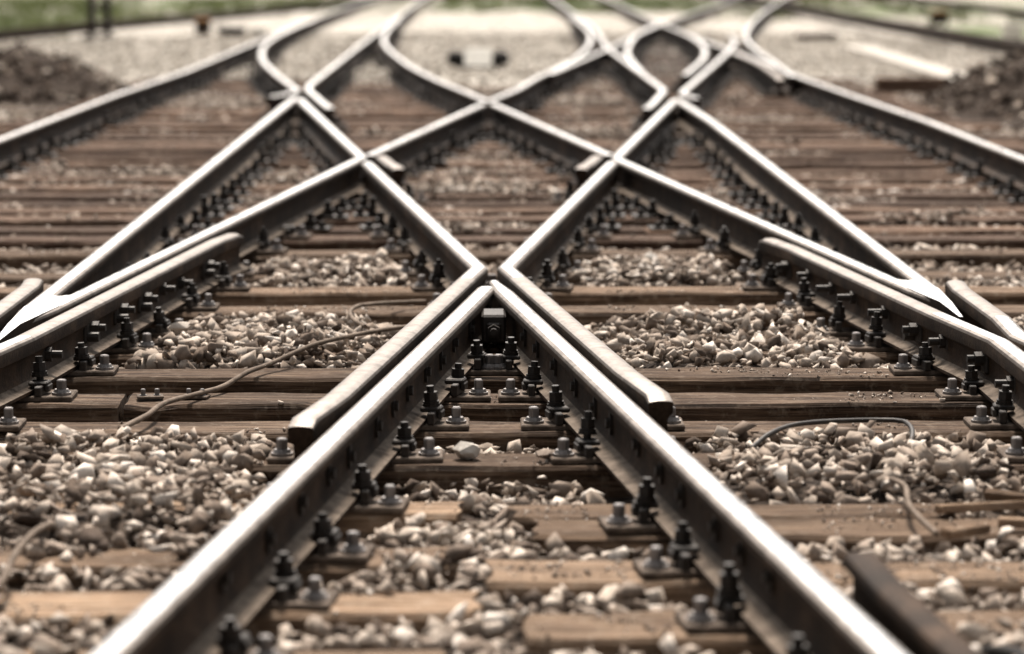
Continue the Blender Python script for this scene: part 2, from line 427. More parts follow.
# --- far left turnout
make_rail('rail', 'outer rail of the left track at the left edge of the picture', line(xLo, YB, 33, 0.8) + catmull([(-3.055, 33.5), (-2.86, 50.5), (-2.6, 66), (-2.2, YF)], 1.5), 0.0)
lx = [(-1.80 - 0.03, 7.55), (-1.735, 8.0), (-1.66, 8.75)]
make_rail('rail', 'curved blade rail sweeping round beside the outer left rail far off', lx + catmull([(-1.80, 9.9), (-2.15, 12.86), (-2.52, 16.5), (-2.80, 20.7), (-2.94, 25.1), (-2.985, 30.5), (-2.97, 36)], 0.5), 0.0088)
rx = [(-1.215, 5.6), (-1.30, 6.3)] + [(-D_ + 0.04, 8.8)]
make_rail('rail', 'inner rail of the left track beyond the far left crossing', rx + catmull([(-1.615, 9.7), (-1.61, 24.1), (-1.56, 38), (-1.53, 50.5), (-1.4, 70), (-1.1, YF)], 1.0), 0.0096)
make_rail('rail', 'curved rail from the far tip bending in beside the left track', line(xB1, 0, 0)[:0] + catmull([(0.0, 6.75), (-0.26, 9.0), (-0.485, 10.94), (-0.84, 14.7), (-1.21, 19.9), (-1.40, 24.1), (-1.49, 29.4), (-1.50, 36)], 0.5), 0.0104)

# --- far right slip
make_rail('rail', 'curved slip rail from the far tip bending in beside the right track', catmull([(0.0, 6.75), (0.26, 8.9), (0.48, 11.4), (0.84, 14.7), (1.18, 19.1), (1.43, 24.1), (1.54, 29.3), (1.55, 38)], 0.5), 0.0112)
make_rail('rail', 'straight rail from the far tip through the right track to the distance', catmull([(0.62, 12.2), (0.92, 14.8), (1.50, 19.9), (2.88, 32.4), (5.19, 50.3), (8.3, 76)], 0.8), 0.012)
make_rail('rail', 'inner rail of the right track beyond the far right crossing', [(1.215, 5.5), (1.30, 6.2), (1.51, 8.3)] + line(xRi, 8.9, 28, 0.8) + catmull([(1.65, 30), (1.66, 55.6), (1.7, YF)], 1.5), 0.0128)
make_rail('rail', 'outer rail of the right track at the right edge of the picture', line(xRo, YB, 12, 0.8) + catmull([(3.05, 15), (2.99, 19.1), (2.89, 33), (2.97, 55.6), (3.0, YF)], 1.0), 0.0)
make_rail('rail', 'rail diverging to the right beyond the outer right rail', catmull([(2.955, 11.6), (3.14, 15.8), (3.27, 19.1), (3.55, 24.0), (3.91, 28.1), (4.81, 36.7), (6.42, 50.3), (10.6, 84)], 0.5), 0.0136)
make_rail('rail', 'rail from the far right crossing rising to the diverging track', [(1.73, 7.1), (1.655, 7.9), (1.70, 8.5)] + catmull([(1.80, 9.3), (2.93, 19.1), (3.36, 23.6), (3.42, 25.2)], 0.6), 0.0144)
make_rail('slip_rail', 'left curved slip rail of the far right loop', catmull([(1.53, 12.0), (1.62, 17.1), (1.79, 20.7), (2.16, 26.0), (2.66, 31.1), (2.80, 32.4)], 0.5), 0.0148)
make_rail('slip_rail', 'right curved slip rail of the far right loop', catmull([(2.86, 33.2), (2.87, 29.3), (2.86, 25.0), (2.73, 20.65), (2.49, 17.1), (2.25, 14.7), (1.92, 11.8)][::-1], 0.5), 0.0152)
make_rail('check_rail', 'dull check rail inside the outer right rail far off', catmull([(2.80, 11.2), (2.93, 15.0), (2.93, 18.2)], 0.5), 0.0156, dull=True, drop=(0.02, 0))
# --- neighbouring tracks
make_rail('rail', 'dark rail of a siding crossing the upper left corner', [(-7.38 - 0.186 * k, 28.9 - k * 1.26) for k in range(24, 0, -4)] + [(-7.38, 28.9), (-6.0, 37.7), (-4.78, 44.9), (-3.45, 55.7), (0.2, 85)], 0.002, dull=True)
make_rail('rail', 'dark rail of the neighbouring track crossing the upper right corner', [(7.3, -4), (6.97, 21.8), (6.6, 50.3), (6.3, 85)], 0.002, dull=True)
make_rail('rail', 'second dark rail at the extreme upper right corner', [(10.6, 0), (10.7, 30), (10.9, 50.3), (11.2, 85)], 0.004, dull=True)
make_rail('rail', 'dark rail lying close beside the neighbouring track rail at upper right', [(7.53, -4), (7.2, 21.8), (6.83, 50.3), (6.5, 85)], 0.003, dull=True)
for _a, _b, ro in RAILS[-4:]: ro.data.materials[3] = M['rail_side']
guard = make_rail('guard_rail', 'dark rusty guard rail stub at the bottom right edge', [(0.745, -12.03), (0.765, -12.4), (0.812, -12.9), (0.95, -14.2), (1.10, -15.6)][::-1], 0.0012, dull=None, drop=(0.03, 0.03))
guard.data.materials[1] = M['rail_side']; guard.data.materials[2] = M['rail_side']

NEAR_RAILS = {noseA, noseB, wingL, wingR, li_near, ri_near, a2_near, b2_near, FLa, FLb, FRa, FRb}
for _a, _b, ro in RAILS:                             # dusty feet stay near the nose; far feet coloured dark as painted web shadow
    if ro not in NEAR_RAILS: ro.data.materials[4] = M['rail_side']

# ------------------------------------------------------------------ ballast level
def fbm(x, y, s=1.0, o=3, off=0.0):
    v = 0; a = 1; t = 0
    for k in range(o):
        v += a * mn.noise(Vector((x * s + off, y * s - off, 3.1 + k))); t += a; a *= 0.5; s *= 2.1
    return v / t

def gauss_box(v, a, b, e):
    return 1 / (1 + np.exp(-(v - a) / e)) * 1 / (1 + np.exp((v - b) / e))

def rail_dist(x, y):
    d = np.full(np.shape(x), 9.0)
    for ys, xs, o in RAILS:
        xi = np.interp(y, ys, xs)
        dy = np.maximum(np.maximum(ys[0] - y, y - ys[-1]), 0)
        d = np.minimum(d, np.abs(x - xi) + dy)
    return d

NG = 128
_g = rng.standard_normal((NG, NG))
def vnoise(x, y, s):
    x = np.asarray(x) * s + 40.3; y = np.asarray(y) * s + 51.7
    xi = np.floor(x).astype(int); yi = np.floor(y).astype(int); fx = x - xi; fy = y - yi
    fx = fx * fx * (3 - 2 * fx); fy = fy * fy * (3 - 2 * fy)
    g = lambda i, j: _g[i % NG, j % NG]
    return ((g(xi, yi) * (1 - fx) + g(xi + 1, yi) * fx) * (1 - fy) + (g(xi, yi + 1) * (1 - fx) + g(xi + 1, yi + 1) * fx) * fy)

def level(x, y, d=None):
    x = np.asarray(x, float); y = np.asarray(y, float)
    if d is None: d = rail_dist(x, y)
    h = -0.058 + 0.012 * vnoise(x, y, 1.6) + 0.008 * vnoise(x, y, 4.5)
    ax = np.abs(x)
    h += 0.076 * gauss_box(y, -7.85, -6.50, 0.05) * gauss_box(ax, 0.42, 9, 0.06)          # heaped bay beside the nose
    h += 0.074 * gauss_box(y, np.where(x < 0, -10.95, -10.36), -9.40, 0.04) * gauss_box(ax, 0.50, 9, 0.08)   # heaped bay in front
    h += 0.070 * gauss_box(y, -5.30, -4.2, 0.06) * gauss_box(ax, 0.3, 1.6, 0.06)
    h -= 0.050 * gauss_box(y, -9.25, -7.95, 0.05)                                         # open gaps between the timbers
    h -= 0.045 * gauss_box(y, -6.45, -5.45, 0.05)
    h -= 0.006 * gauss_box(y, -3.7, 9.0, 0.15)
    h += 0.026 * gauss_box(y, -20, -10.4, 0.15)
    h += 0.030 * gauss_box(y, 9.5, 200, 0.8)
    h += 0.03 * gauss_box(y, 16, 200, 1.5)
    h = np.where(ax > 4.3, np.minimum(h, -0.03 - 0.02 * (ax - 4.3)), h)
    h += np.where(y > -2.6, 0.022 * vnoise(x, y, 0.9) + 0.014 * vnoise(x, y + 7, 2.6), 0)
    low = np.clip((0.24 - d) / 0.12, 0, 1)
    low = low * np.where(y > 14, 0.4, 1.0)
    h = h * (1 - low) + np.minimum(h, -0.055) * low
    return h

# ------------------------------------------------------------------ sleepers and their chairs
def clamp_mesh():
    bm = bmesh.new()                                  # rib + clamp plate, on the +x side of the rail
    add_box(bm, (0.088, 0, 0.034), (0.022, 0.13, 0.034), 0.003)
    add_box(bm, (0.080, 0, 0.0545), (0.062, 0.056, 0.015), 0.004)
    add_box(bm, (0.108, 0, 0.040), (0.014, 0.056, 0.022), 0.003)
    return bm_mesh('clamp_plate', bm)
def bolt_mesh():
    bm = bmesh.new()
    add_cyl(bm, (0.082, 0, 0.03), (0.082, 0, 0.122), 0.0115, 9)
    add_cyl(bm, (0.082, 0, 0.062), (0.082, 0, 0.070), 0.027, 10)
    add_cyl(bm, (0.082, 0, 0.071), (0.082, 0, 0.077), 0.025, 10)
    add_cyl(bm, (0.082, 0, 0.078), (0.082, 0, 0.104), 0.0225, 6, 0.0215)
    return bm_mesh('bolt', bm)
def screw_mesh():
    bm = bmesh.new()
    add_cyl(bm, (0, 0, 0.018), (0, 0, 0.026), 0.031, 12)
    add_cyl(bm, (0, 0, 0.026), (0, 0, 0.036), 0.027, 12, 0.022)
    add_box(bm, (0, 0, 0.050), (0.026, 0.026, 0.034), 0.004, 0.5)
    return bm_mesh('sleeper_screw', bm)
CL, BO, SW = clamp_mesh(), bolt_mesh(), screw_mesh()
CL.materials.append(M['iron']); BO.materials.append(M['iron']); SW.materials.append(M['screw'])
def far_chair_mesh():
    bm = bmesh.new()
    add_box(bm, (0, 0, 0.009), (0.38, 0.16, 0.018))
    for s in (-1, 1):
        add_box(bm, (0.085 * s, 0, 0.044), (0.05, 0.07, 0.05))
        add_cyl(bm, (0.082 * s, 0, 0.06), (0.082 * s, 0, 0.115), 0.02, 6)
        add_cyl(bm, (0.15 * s, -0.03, 0.018), (0.15 * s, -0.03, 0.06), 0.024, 6, 0.015)
    return bm_mesh('base_plate', bm)
FC = far_chair_mesh(); FC.materials.append(M['iron'])
_plates = {}
def plate_mesh(w):
    k = round(w, 2)
    if k not in _plates:
        bm = bmesh.new(); add_box(bm, (0, 0, 0.009), (k, 0.165, 0.018), 0.004)
        _plates[k] = bm_mesh('base_plate', bm); _plates[k].materials.append(M['plate'])
    return _plates[k]

def timber_mesh(x0, x1, width=0.26, height=0.16, seed=0, rag=1.0):
    rs = random.Random(seed); bm = bmesh.new(); rings = []
    L = x1 - x0; n = max(4, int(L / 0.09)); b = 0.012
    sec = [(-width / 2, -height), (-width / 2, -b), (-width / 2 + b, 0), (-width * 0.18, 0), (width * 0.2, 0), (width / 2 - b, 0), (width / 2, -b), (width / 2, -height)]
    for i in range(n + 1):
        x = x0 + L * i / n - (x0 + x1) / 2
        r = []
        for j, (y, z) in enumerate(sec):
            w = Vector((x * 2.2 + seed * 3.7, y * 9, z * 9 + seed))
            dy = 0.007 * rag * mn.noise(w); dz = 0.006 * rag * mn.noise(w * 1.7 + Vector((9, 1, 4))) if z > -0.05 else 0
            if j in (1, 2) and mn.noise(Vector((x * 5 + seed, 2.0, 7.7))) > 0.42: dz -= 0.012 * rag; dy += 0.006 * rag
            r.append(bm.verts.new((x + (rs.uniform(-0.01, 0.01) * rag if i in (0, n) else 0), y + dy, z + dz)))
        rings.append(r)
    for a, c in zip(rings, rings[1:]):
        for j in range(len(sec)):
            bm.faces.new((a[j], a[(j + 1) % len(sec)], c[(j + 1) % len(sec)], c[j]))
    bm.faces.new(rings[0]); bm.faces.new(rings[-1])
    me = bm_mesh('timber_sleeper', bm, 35)
    return me

SLEEPERS = []        # (x0, x1, yfront, yback, ztop)
def ordinal(n):
    ones = ['', 'first', 'second', 'third', 'fourth', 'fifth', 'sixth', 'seventh', 'eighth', 'ninth', 'tenth', 'eleventh', 'twelfth', 'thirteenth',
            'fourteenth', 'fifteenth', 'sixteenth', 'seventeenth', 'eighteenth', 'nineteenth']
    tens = ['', '', 'twenty', 'thirty', 'forty', 'fifty']; tth = ['', '', 'twentieth', 'thirtieth', 'fortieth', 'fiftieth']
    if n < 20: return ones[n]
    return tth[n // 10] if n % 10 == 0 else tens[n // 10] + ' ' + ones[n % 10]

GROUPS = set()
def sleeper(x0, x1, yf, label, mat='wood', width=0.26, z=0.0, seed=0, rz=0.0, chairs=True, rag=1.0, group='timber sleepers of the crossing'):
    yc = yf + width / 2
    o = link('timber_sleeper', timber_mesh(x0, x1, width, 0.16, seed, rag), M[mat], loc=((x0 + x1) / 2, yc, z), rz=rz)
    tag(o, label, 'sleeper', group)
    SLEEPERS.append((x0, x1, yf, yf + width, z))
    if not chairs: return o
    near = yc < -2.6
    xs = []
    for ys, xr, ro in RAILS:
        if ys[0] + 0.02 < yc < ys[-1] - 0.02:
            x = float(np.interp(yc, ys, xr))
            if x0 + 0.1 < x < x1 - 0.1:
                sl = float(np.interp(yc + 0.1, ys, xr) - np.interp(yc - 0.1, ys, xr)) / 0.2
                xs.append((x, -math.atan(sl)))
    xs.sort()
    cl = []
    for it in xs:
        if cl and it[0] - cl[-1][-1][0] < 0.27: cl[-1].append(it)
        else: cl.append([it])
    for c in cl:
        a, b = c[0], c[-1]
        cx = (a[0] + b[0]) / 2; span = b[0] - a[0]
        if not near and span < 0.02:
            f_ = link('base_plate', FC, None, o, (cx - o.location.x, random.uniform(-0.03, 0.03), 0), a[1] + random.uniform(-0.1, 0.1)); f_.scale = (random.uniform(0.9, 1.05), random.uniform(0.8, 1.2), random.uniform(0.55, 1.05)); continue
        pl = link('base_plate', plate_mesh(span + 0.38), None, o, (cx - o.location.x, 0, 0), (a[1] + b[1]) / 2 if span < 0.02 else 0)
        ends = [(a, -1), (b, 1)]
        for k in range(len(c) - 1):
            if c[k + 1][0] - c[k][0] > 0.235: ends += [(c[k], 1), (c[k + 1], -1)]
        for (xx, ang), s in ends:
            rot = ang + (math.pi if s < 0 else 0) - (pl.rotation_euler.z)
            p = (xx - cx, 0, 0)
            c_ = link('clamp_plate', CL, None, pl, p, rot + random.uniform(-0.08, 0.08)); c_.scale = (1, random.uniform(0.85, 1.2), random.uniform(0.9, 1.1))
            if random.random() > 0.05:
                b_ = link('bolt', BO, None, pl, p, rot + random.uniform(-0.3, 0.3)); b_.scale = (1, 1, random.uniform(0.85, 1.12))
                b_.rotation_euler = (random.uniform(-0.09, 0.09), random.uniform(-0.06, 0.06), b_.rotation_euler.z)
            if (s < 0 and (xx, ang) == a) or (s > 0 and (xx, ang) == b):
                link('sleeper_screw', SW, None, pl, (xx - cx + 0.152 * s, -0.03 if near else 0, 0), random.uniform(0, 1.5))
    return o

seed = 1
# long timbers under the whole crossing, nearest first: (front edge, cut, sunk)
rows = [(-9.92, None, 0), (-9.30, None, -0.004), (-8.73, -1.18, 0), (-8.13, 1.09, 0), (-7.45, None, -0.012), (-6.86, None, -0.03), (-6.28, None, 0), (-5.56, None, 0), (-4.78, None, -0.02), (-3.97, None, 0), (-3.22, None, 0)]
y = -2.50; k = 0
while y < 8.0:
    rows.append((y, None if k % 4 else (-0.9 if k % 8 else 0.8), random.uniform(-0.03, 0.0))); y += random.uniform(0.54, 0.72); k += 1
n = 0
for (yf, cut, z) in rows:
    n += 1; seed += 1
    m = 'wood' if yf < -3.5 else 'wood_far'
    where = 'in front of the central nose' if yf < -7.0 else 'beyond the central nose'
    idx = (5 - n + 1) if yf < -7.0 else n - 5
    base = f'{ordinal(idx)} long timber {where}'
    half = 4.1 + random.uniform(-0.15, 0.15)
    if cut is None:
        sleeper(-half, half, yf, base + ', an uncut sleeper spanning both tracks', m, random.uniform(0.245, 0.27), z, seed)
    else:
        w = random.uniform(0.25, 0.265)
        sleeper(-half, cut - 0.004, yf, base + ', left piece of a cut sleeper', m, w, z, seed)
        seed += 1
        sleeper(cut + 0.004, half, yf + 0.008, base + ', right piece of a cut sleeper', m, w, z - 0.002, seed)
# staggered halves in the foreground
left_rows = [(-10.62, -0.10, 0.20), (-11.24, -0.09, 0.24), (-11.78, -0.05, 0.25), (-12.36, -0.12, 0.25), (-13.0, -0.1, 0.26), (-13.6, -0.1, 0.26), (-14.3, -0.1, 0.26), (-14.9, -0.1, 0.26), (-15.6, -0.1, 0.26), (-16.2, -0.1, 0.26)]
right_rows = [(-10.92, 0.09, 0.24), (-11.48, -0.02, 0.26), (-12.05, 0.055, 0.26), (-12.70, 0.0, 0.26), (-13.3, 0.0, 0.26), (-13.95, 0.0, 0.26), (-14.6, 0.0, 0.26), (-15.2, 0.0, 0.26), (-15.9, 0.0, 0.26), (-16.5, 0, 0.26)]
for i, (yf, xe, w) in enumerate(left_rows):
    seed += 1; sleeper(-2.4, xe, yf, f'{ordinal(i + 1)} sandy brown sleeper of the left foreground track, counted from the nose', 'wood_tan', w, -0.012 if i else -0.005, seed, 0.006, rag=1.6, group='staggered foreground sleepers')
for i, (yf, xe, w) in enumerate(right_rows):
    seed += 1; sleeper(xe, 2.4, yf, f'{ordinal(i + 1)} sandy brown sleeper of the right foreground track, counted from the nose', 'wood_tan', w, -0.004, seed, -0.006, rag=1.6, group='staggered foreground sleepers')
seed += 1; sleeper(0.035, 1.15, -10.67, 'short pale timber plank lying beside the first right foreground sleeper', 'wood_tan', 0.17, 0.0, seed, 0.0, chairs=False, rag=1.8, group='staggered foreground sleepers')
# far sleepers of the two straight tracks
y = 8.3
fl = 0
while y < 33:
    fl += 1; seed += 1
    spread = min(1.0, max(0, (20 - y) / 12)) * 0.9
    zs = -0.0 if y < 16 else -0.03
    sleeper(-3.8, -0.95 + spread, y, f'{ordinal(fl)} blurred sleeper of the left track beyond the far crossings', 'wood_far', 0.25, zs, seed, group='far sleepers')
    seed += 1
    sleeper(0.95 - spread + 0.05, 4.0, y + 0.02, f'{ordinal(fl)} blurred sleeper of the right track beyond the far crossings', 'wood_far', 0.25, zs, seed, group='far sleepers')
    y += random.uniform(0.6, 0.68)

# ------------------------------------------------------------------ bolts through the webs, spacer blocks
def web_bolt_mesh(long=0.07):
    bm = bmesh.new()                                  # pokes out along +x from the web
    add_box(bm, (0.016, 0, 0.092), (0.014, 0.058, 0.066), 0.006)
    add_cyl(bm, (0.022, 0, 0.09), (0.044, 0, 0.09), 0.024, 6)
    add_cyl(bm, (0.044, 0, 0.09), (0.044 + long * 0.5, 0, 0.09), 0.013, 9)
    return bm_mesh('web_bolt', bm)
def oval_mesh():
    bm = bmesh.new()
    add_cyl(bm, (0.008, 0, 0.09), (0.017, 0, 0.09), 0.03, 12)
    bmesh.ops.scale(bm, vec=(1, 0.62, 1.15), verts=bm.verts, space=Matrix.Translation((0, 0, -0.09)))
    add_cyl(bm, (0.016, 0, 0.09), (0.028, 0, 0.09), 0.015, 6)
    return bm_mesh('web_bolt', bm)
def chunky_mesh():
    bm = bmesh.new()
    add_box(bm, (0.02, 0, 0.085), (0.024, 0.085, 0.075), 0.008)
    add_cyl(bm, (0.03, 0.018, 0.098), (0.062, 0.018, 0.098), 0.023, 6)
    add_cyl(bm, (0.062, 0.018, 0.098), (0.085, 0.018, 0.098), 0.013, 9)
    add_cyl(bm, (0.03, -0.022, 0.07), (0.070, -0.022, 0.07), 0.017, 9)
    return bm_mesh('web_bolt', bm)
WB, OV, WBL, CH = web_bolt_mesh(), oval_mesh(), web_bolt_mesh(0.10), chunky_mesh()
for w_ in (WB, OV, WBL, CH): w_.materials.append(M['iron'])
def web_bolts(ro, y0, y1, step, side, mesh):
    ys, xr = [(a, b) for a, b, o in RAILS if o == ro][0]
    y = y0; meshes = mesh if isinstance(mesh, list) else [mesh]
    while y < y1:
        x = float(np.interp(y, ys, xr)); sl = float(np.interp(y + 0.1, ys, xr) - np.interp(y - 0.1, ys, xr)) / 0.2
        link('web_bolt', random.choice(meshes), None, ro, (x - ro.location.x, y - ro.location.y, ZR + random.uniform(-0.012, 0.008)), -math.atan(sl) + (math.pi if side < 0 else 0))
        y += step * random.uniform(0.75, 1.35)
web_bolts(FLa, -8.3, -5.2, 0.46, 1, [WB, CH])
web_bolts(FRa, -9.0, -5.3, 0.44, -1, [WB, WBL, CH, CH])
web_bolts(noseA, -12.0, -7.5, 0.40, 1, OV)
web_bolts(noseB, -12.0, -7.5, 0.40, -1, OV)
web_bolts(wingL, -9.9, -6.6, 0.5, -1, WB)
web_bolts(wingR, -9.5, -6.6, 0.5, 1, WB)
bm = bmesh.new()
add_box(bm, (0, 0, 0.082), (0.085, 0.20, 0.10), 0.008)
add_box(bm, (0, -0.104, 0.075), (0.05, 0.02, 0.06), 0.006)
add_cyl(bm, (0, -0.11, 0.078), (0, -0.16, 0.078), 0.013, 9)
add_cyl(bm, (0, -0.113, 0.078), (0, -0.135, 0.078), 0.024, 6)
sb = link('spacer_block', bm_mesh('spacer_block', bm), M['iron'], noseB, (0.0 - noseB.location.x, -7.52 - noseB.location.y, ZR))
bm = bmesh.new()
add_box(bm, (0, 0, 0.055), (0.075, 0.28, 0.05), 0.01)
link('throat_block', bm_mesh('throat_block', bm), M['iron'], noseB, (0.0 - noseB.location.x, -6.42 - noseB.location.y, ZR))

# ------------------------------------------------------------------ setting: ground and ballast bed
bm = bmesh.new(); bmesh.ops.create_grid(bm, x_segments=8, y_segments=8, size=700)
gme = bm_mesh('ground', bm)
tag(link('ground', gme, M['ground'], loc=(0, 200, -0.20)), None, kind='structure')
gx = np.concatenate([np.arange(-9.5, -4, 0.25), np.arange(-4, 4, 0.07), np.arange(4, 9.6, 0.25)])
gy = np.concatenate([np.arange(-22, -3, 0.07), np.arange(-3, 12, 0.12), np.arange(12, 62, 0.4)])
XX, YY = np.meshgrid(gx, gy)
HH = level(XX, YY) - 0.022
edge = np.clip((np.abs(XX) - 7.5) / 2.0, 0, 1)
HH = HH * (1 - edge) + (-0.23) * edge
ee = np.clip((YY - 50) / 10, 0, 1) + np.clip((-20 - YY) / 2, 0, 1); ee = np.clip(ee, 0, 1)
HH = HH * (1 - ee) + (-0.23) * ee
for (a0, a1, yf, yb, z) in SLEEPERS:                 # keep the bed below the timbers' tops
    ins = (XX > a0 - 0.08) & (XX < a1 + 0.08) & (YY > yf - 0.10) & (YY < yb + 0.10) & (YY < 12)
    HH[ins] = np.minimum(HH[ins], z - 0.05)
ny, nx_ = XX.shape
vv = np.stack([XX, YY, HH], -1).reshape(-1, 3)
ii = (np.arange(ny - 1)[:, None] * nx_ + np.arange(nx_ - 1)[None, :]).reshape(-1)
ff = np.stack([ii, ii + 1, ii + 1 + nx_, ii + nx_], -1)
bme = bpy.data.meshes.new('ballast_bed'); bme.from_pydata(vv.tolist(), [], ff.tolist())
for p in bme.polygons: p.use_smooth = True
def oily(x, y):                                      # greasy dark bed under the far slip
    w = 0.25 * vnoise(x, y, 1.3)
    return (y > 9) & (y < 30) & (x > 0.9 + (y - 9) * 0.045 + w) & (x < 3.0 + w)
yc_ = (YY[:-1, :-1]).reshape(-1); xc_ = XX[:-1, :-1].reshape(-1)
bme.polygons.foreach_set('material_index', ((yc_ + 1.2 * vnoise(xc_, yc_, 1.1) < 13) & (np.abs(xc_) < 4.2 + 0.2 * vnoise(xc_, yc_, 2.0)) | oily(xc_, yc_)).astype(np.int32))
tag(link('ballast_bed', bme, [M['bed'], M['fines']]), None, kind='structure')

# ------------------------------------------------------------------ ballast stones
def stone_variants(nv, npts, seed):
    r = random.Random(seed); out = []
    for _ in range(nv):
        bm = bmesh.new()
        sx, sy, sz = r.uniform(0.85, 1.4), r.uniform(0.65, 1.0), r.uniform(0.45, 0.85)
        for _ in range(npts):
            v = Vector((r.gauss(0, 1), r.gauss(0, 1), r.gauss(0, 1))).normalized() * r.uniform(0.9, 1.12)
            bm.verts.new((v.x * sx, v.y * sy, v.z * sz))
        res = bmesh.ops.convex_hull(bm, input=bm.verts)
        bmesh.ops.delete(bm, geom=[g for g in res['geom_interior'] if isinstance(g, bmesh.types.BMVert)], context='VERTS')
        bmesh.ops.triangulate(bm, faces=bm.faces)
        bm.verts.index_update()
        V = np.array([v.co[:] for v in bm.verts]); F = np.array([[v.index for v in f.verts] for f in bm.faces])
        out.append((V, F)); bm.free()
    return out

def rot_mats(n):
    q = rng.standard_normal((n, 4)); q /= np.linalg.norm(q, axis=1)[:, None]
    w, x, y, z = q.T
    return np.stack([1 - 2 * (y * y + z * z), 2 * (x * y - z * w), 2 * (x * z + y * w), 2 * (x * y + z * w), 1 - 2 * (x * x + z * z), 2 * (y * z - x * w),
                     2 * (x * z - y * w), 2 * (y * z + x * w), 1 - 2 * (x * x + y * y)], -1).reshape(n, 3, 3)

def build_stones(name, pos, rad, variants, mat):
    VV, FF = [], []; off = 0
    which = rng.integers(0, len(variants), len(pos))
    for k, (V, F) in enumerate(variants):
        s = which == k; n_ = int(s.sum())
        if not n_: continue
        R = rot_mats(n_)
        P = np.einsum('nij,vj->nvi', R, V) * rad[s][:, None, None]
        P[:, :, 2] *= 0.85
        P += pos[s][:, None, :]
        VV.append(P.reshape(-1, 3))
        FF.append((F[None] + (np.arange(n_) * len(V))[:, None, None] + off).reshape(-1, 3)); off += n_ * len(V)
    V = np.concatenate(VV); F = np.concatenate(FF)
    me = bpy.data.meshes.new(name)
    me.vertices.add(len(V)); me.vertices.foreach_set('co', V.astype(np.float32).ravel())
    me.loops.add(len(F) * 3); me.loops.foreach_set('vertex_index', F.astype(np.int32).ravel())
    me.polygons.add(len(F)); me.polygons.foreach_set('loop_start', (np.arange(len(F)) * 3).astype(np.int32))
    me.update(calc_edges=True)
    return link(name, me, mat)

def scatter(y0, y1, cell, rmin, rmax, layers, margin):
    Ps, Rs = [], []
    hw = 0.172 * (max(abs(y0 + 18.4), abs(y1 + 18.4))) + margin
    xs = np.arange(-hw, hw, cell); ys = np.arange(y0, y1, cell)
    X0, Y0 = np.meshgrid(xs, ys)
    for ly in range(layers):
        X = (X0 + rng.uniform(-0.55, 0.55, X0.shape) * cell).ravel(); Y = (Y0 + rng.uniform(-0.55, 0.55, Y0.shape) * cell).ravel()
        s = np.abs(X) < 0.172 * (Y + 18.4) + margin
        X, Y = X[s], Y[s]
        d = rail_dist(X, Y); h = level(X, Y, d)
        r = rmin + (rmax - rmin) * rng.random(len(X)) ** 1.5
        z = h + ly * 0.014 + rng.uniform(-0.014, 0.010, len(X))
        keep = rng.random(len(X)) < (1.0 if ly == 0 else 0.55)
        for (a0, a1, yf, yb, zt) in SLEEPERS:
            if yb < y0 - 0.2 or yf > y1 + 0.2: continue
            grow = r * 0.55
            ins = (X > a0 - grow) & (X < a1 + grow) & (Y > yf - grow) & (Y < yb + grow)
            deep = (X > a0) & (X < a1) & (Y > yf) & (Y < yb)
            cover = h + 0.012 * vnoise(X, Y, 7) > zt - 0.004          # heaped ballast spills over the timber
            cover |= (rng.random(len(X)) < 0.012) & (r < rmin * 1.6)
            keep &= ~ins | (deep & cover)
            z = np.where(ins & cover, np.maximum(z, zt + r * 0.3), z)
        keep &= d > 0.085 + r * 0.3
        near = (d < 0.2) & (z + r * 0.7 > 0.06)
        keep &= ~near
        Ps.append(np.stack([X, Y, z], -1)[keep]); Rs.append(r[keep])
    return np.concatenate(Ps), np.concatenate(Rs)

ST = stone_variants(80, 8, 3); ST2 = stone_variants(20, 8, 5); ST3 = stone_variants(8, 7, 9)
p1, r1 = scatter(-14.6, -3.0, 0.047, 0.012, 0.046, 2, 0.5)
tag(build_stones('ballast_gravel', p1, r1, ST, M['stone']), 'loose grey beige ballast stones between the near sleepers', 'ballast', kind='stuff')
p2, r2 = scatter(-3.0, 14.0, 0.052, 0.016, 0.042, 1, 0.6)
oi_ = oily(p2[:, 0], p2[:, 1]) & (rng.random(len(p2)) < 0.7); p2, r2 = p2[~oi_], r2[~oi_]
p3, r3 = scatter(14.0, 34.0, 0.10, 0.022, 0.05, 1, 0.6)
oi_ = oily(p3[:, 0], p3[:, 1]) & (rng.random(len(p3)) < 0.92); p3, r3 = p3[~oi_], r3[~oi_]
tag(build_stones('ballast_gravel', p3, r3, ST2, M['stone_far']), 'pale new ballast beyond the far crossings', 'ballast', kind='stuff')
tag(build_stones('ballast_gravel', p2, r2, ST2, M['stone']), 'blurred ballast stones between the far sleepers', 'ballast', kind='stuff')

# a few stones that stand out
def big_stone(label, x, y, r, z, sd, mat='stone'):
    V, F = stone_variants(1, 26, sd)[0]
    me = bpy.data.meshes.new('ballast_stone'); me.from_pydata((V * r).tolist(), [], F.tolist())
    o = link('ballast_stone', me, M[mat], loc=(x, y, z)); tag(o, label, 'stone'); return o
big_stone('single rounded pale stone lying on gravel right of the centre', 0.72, -4.45, 0.034, 0.035, 21, 'concrete')
big_stone('lone pale stone resting on the sleeper left of the nose by the rail', -1.16, -6.93, 0.040, 0.028, 22)
big_stone('small stone lying on the sleeper in the V below the nose', -0.085, -9.80, 0.032, 0.026, 23, 'concrete')
big_stone('pale stone on the sleeper in the right half of the V', 0.14, -9.82, 0.026, 0.02, 24)

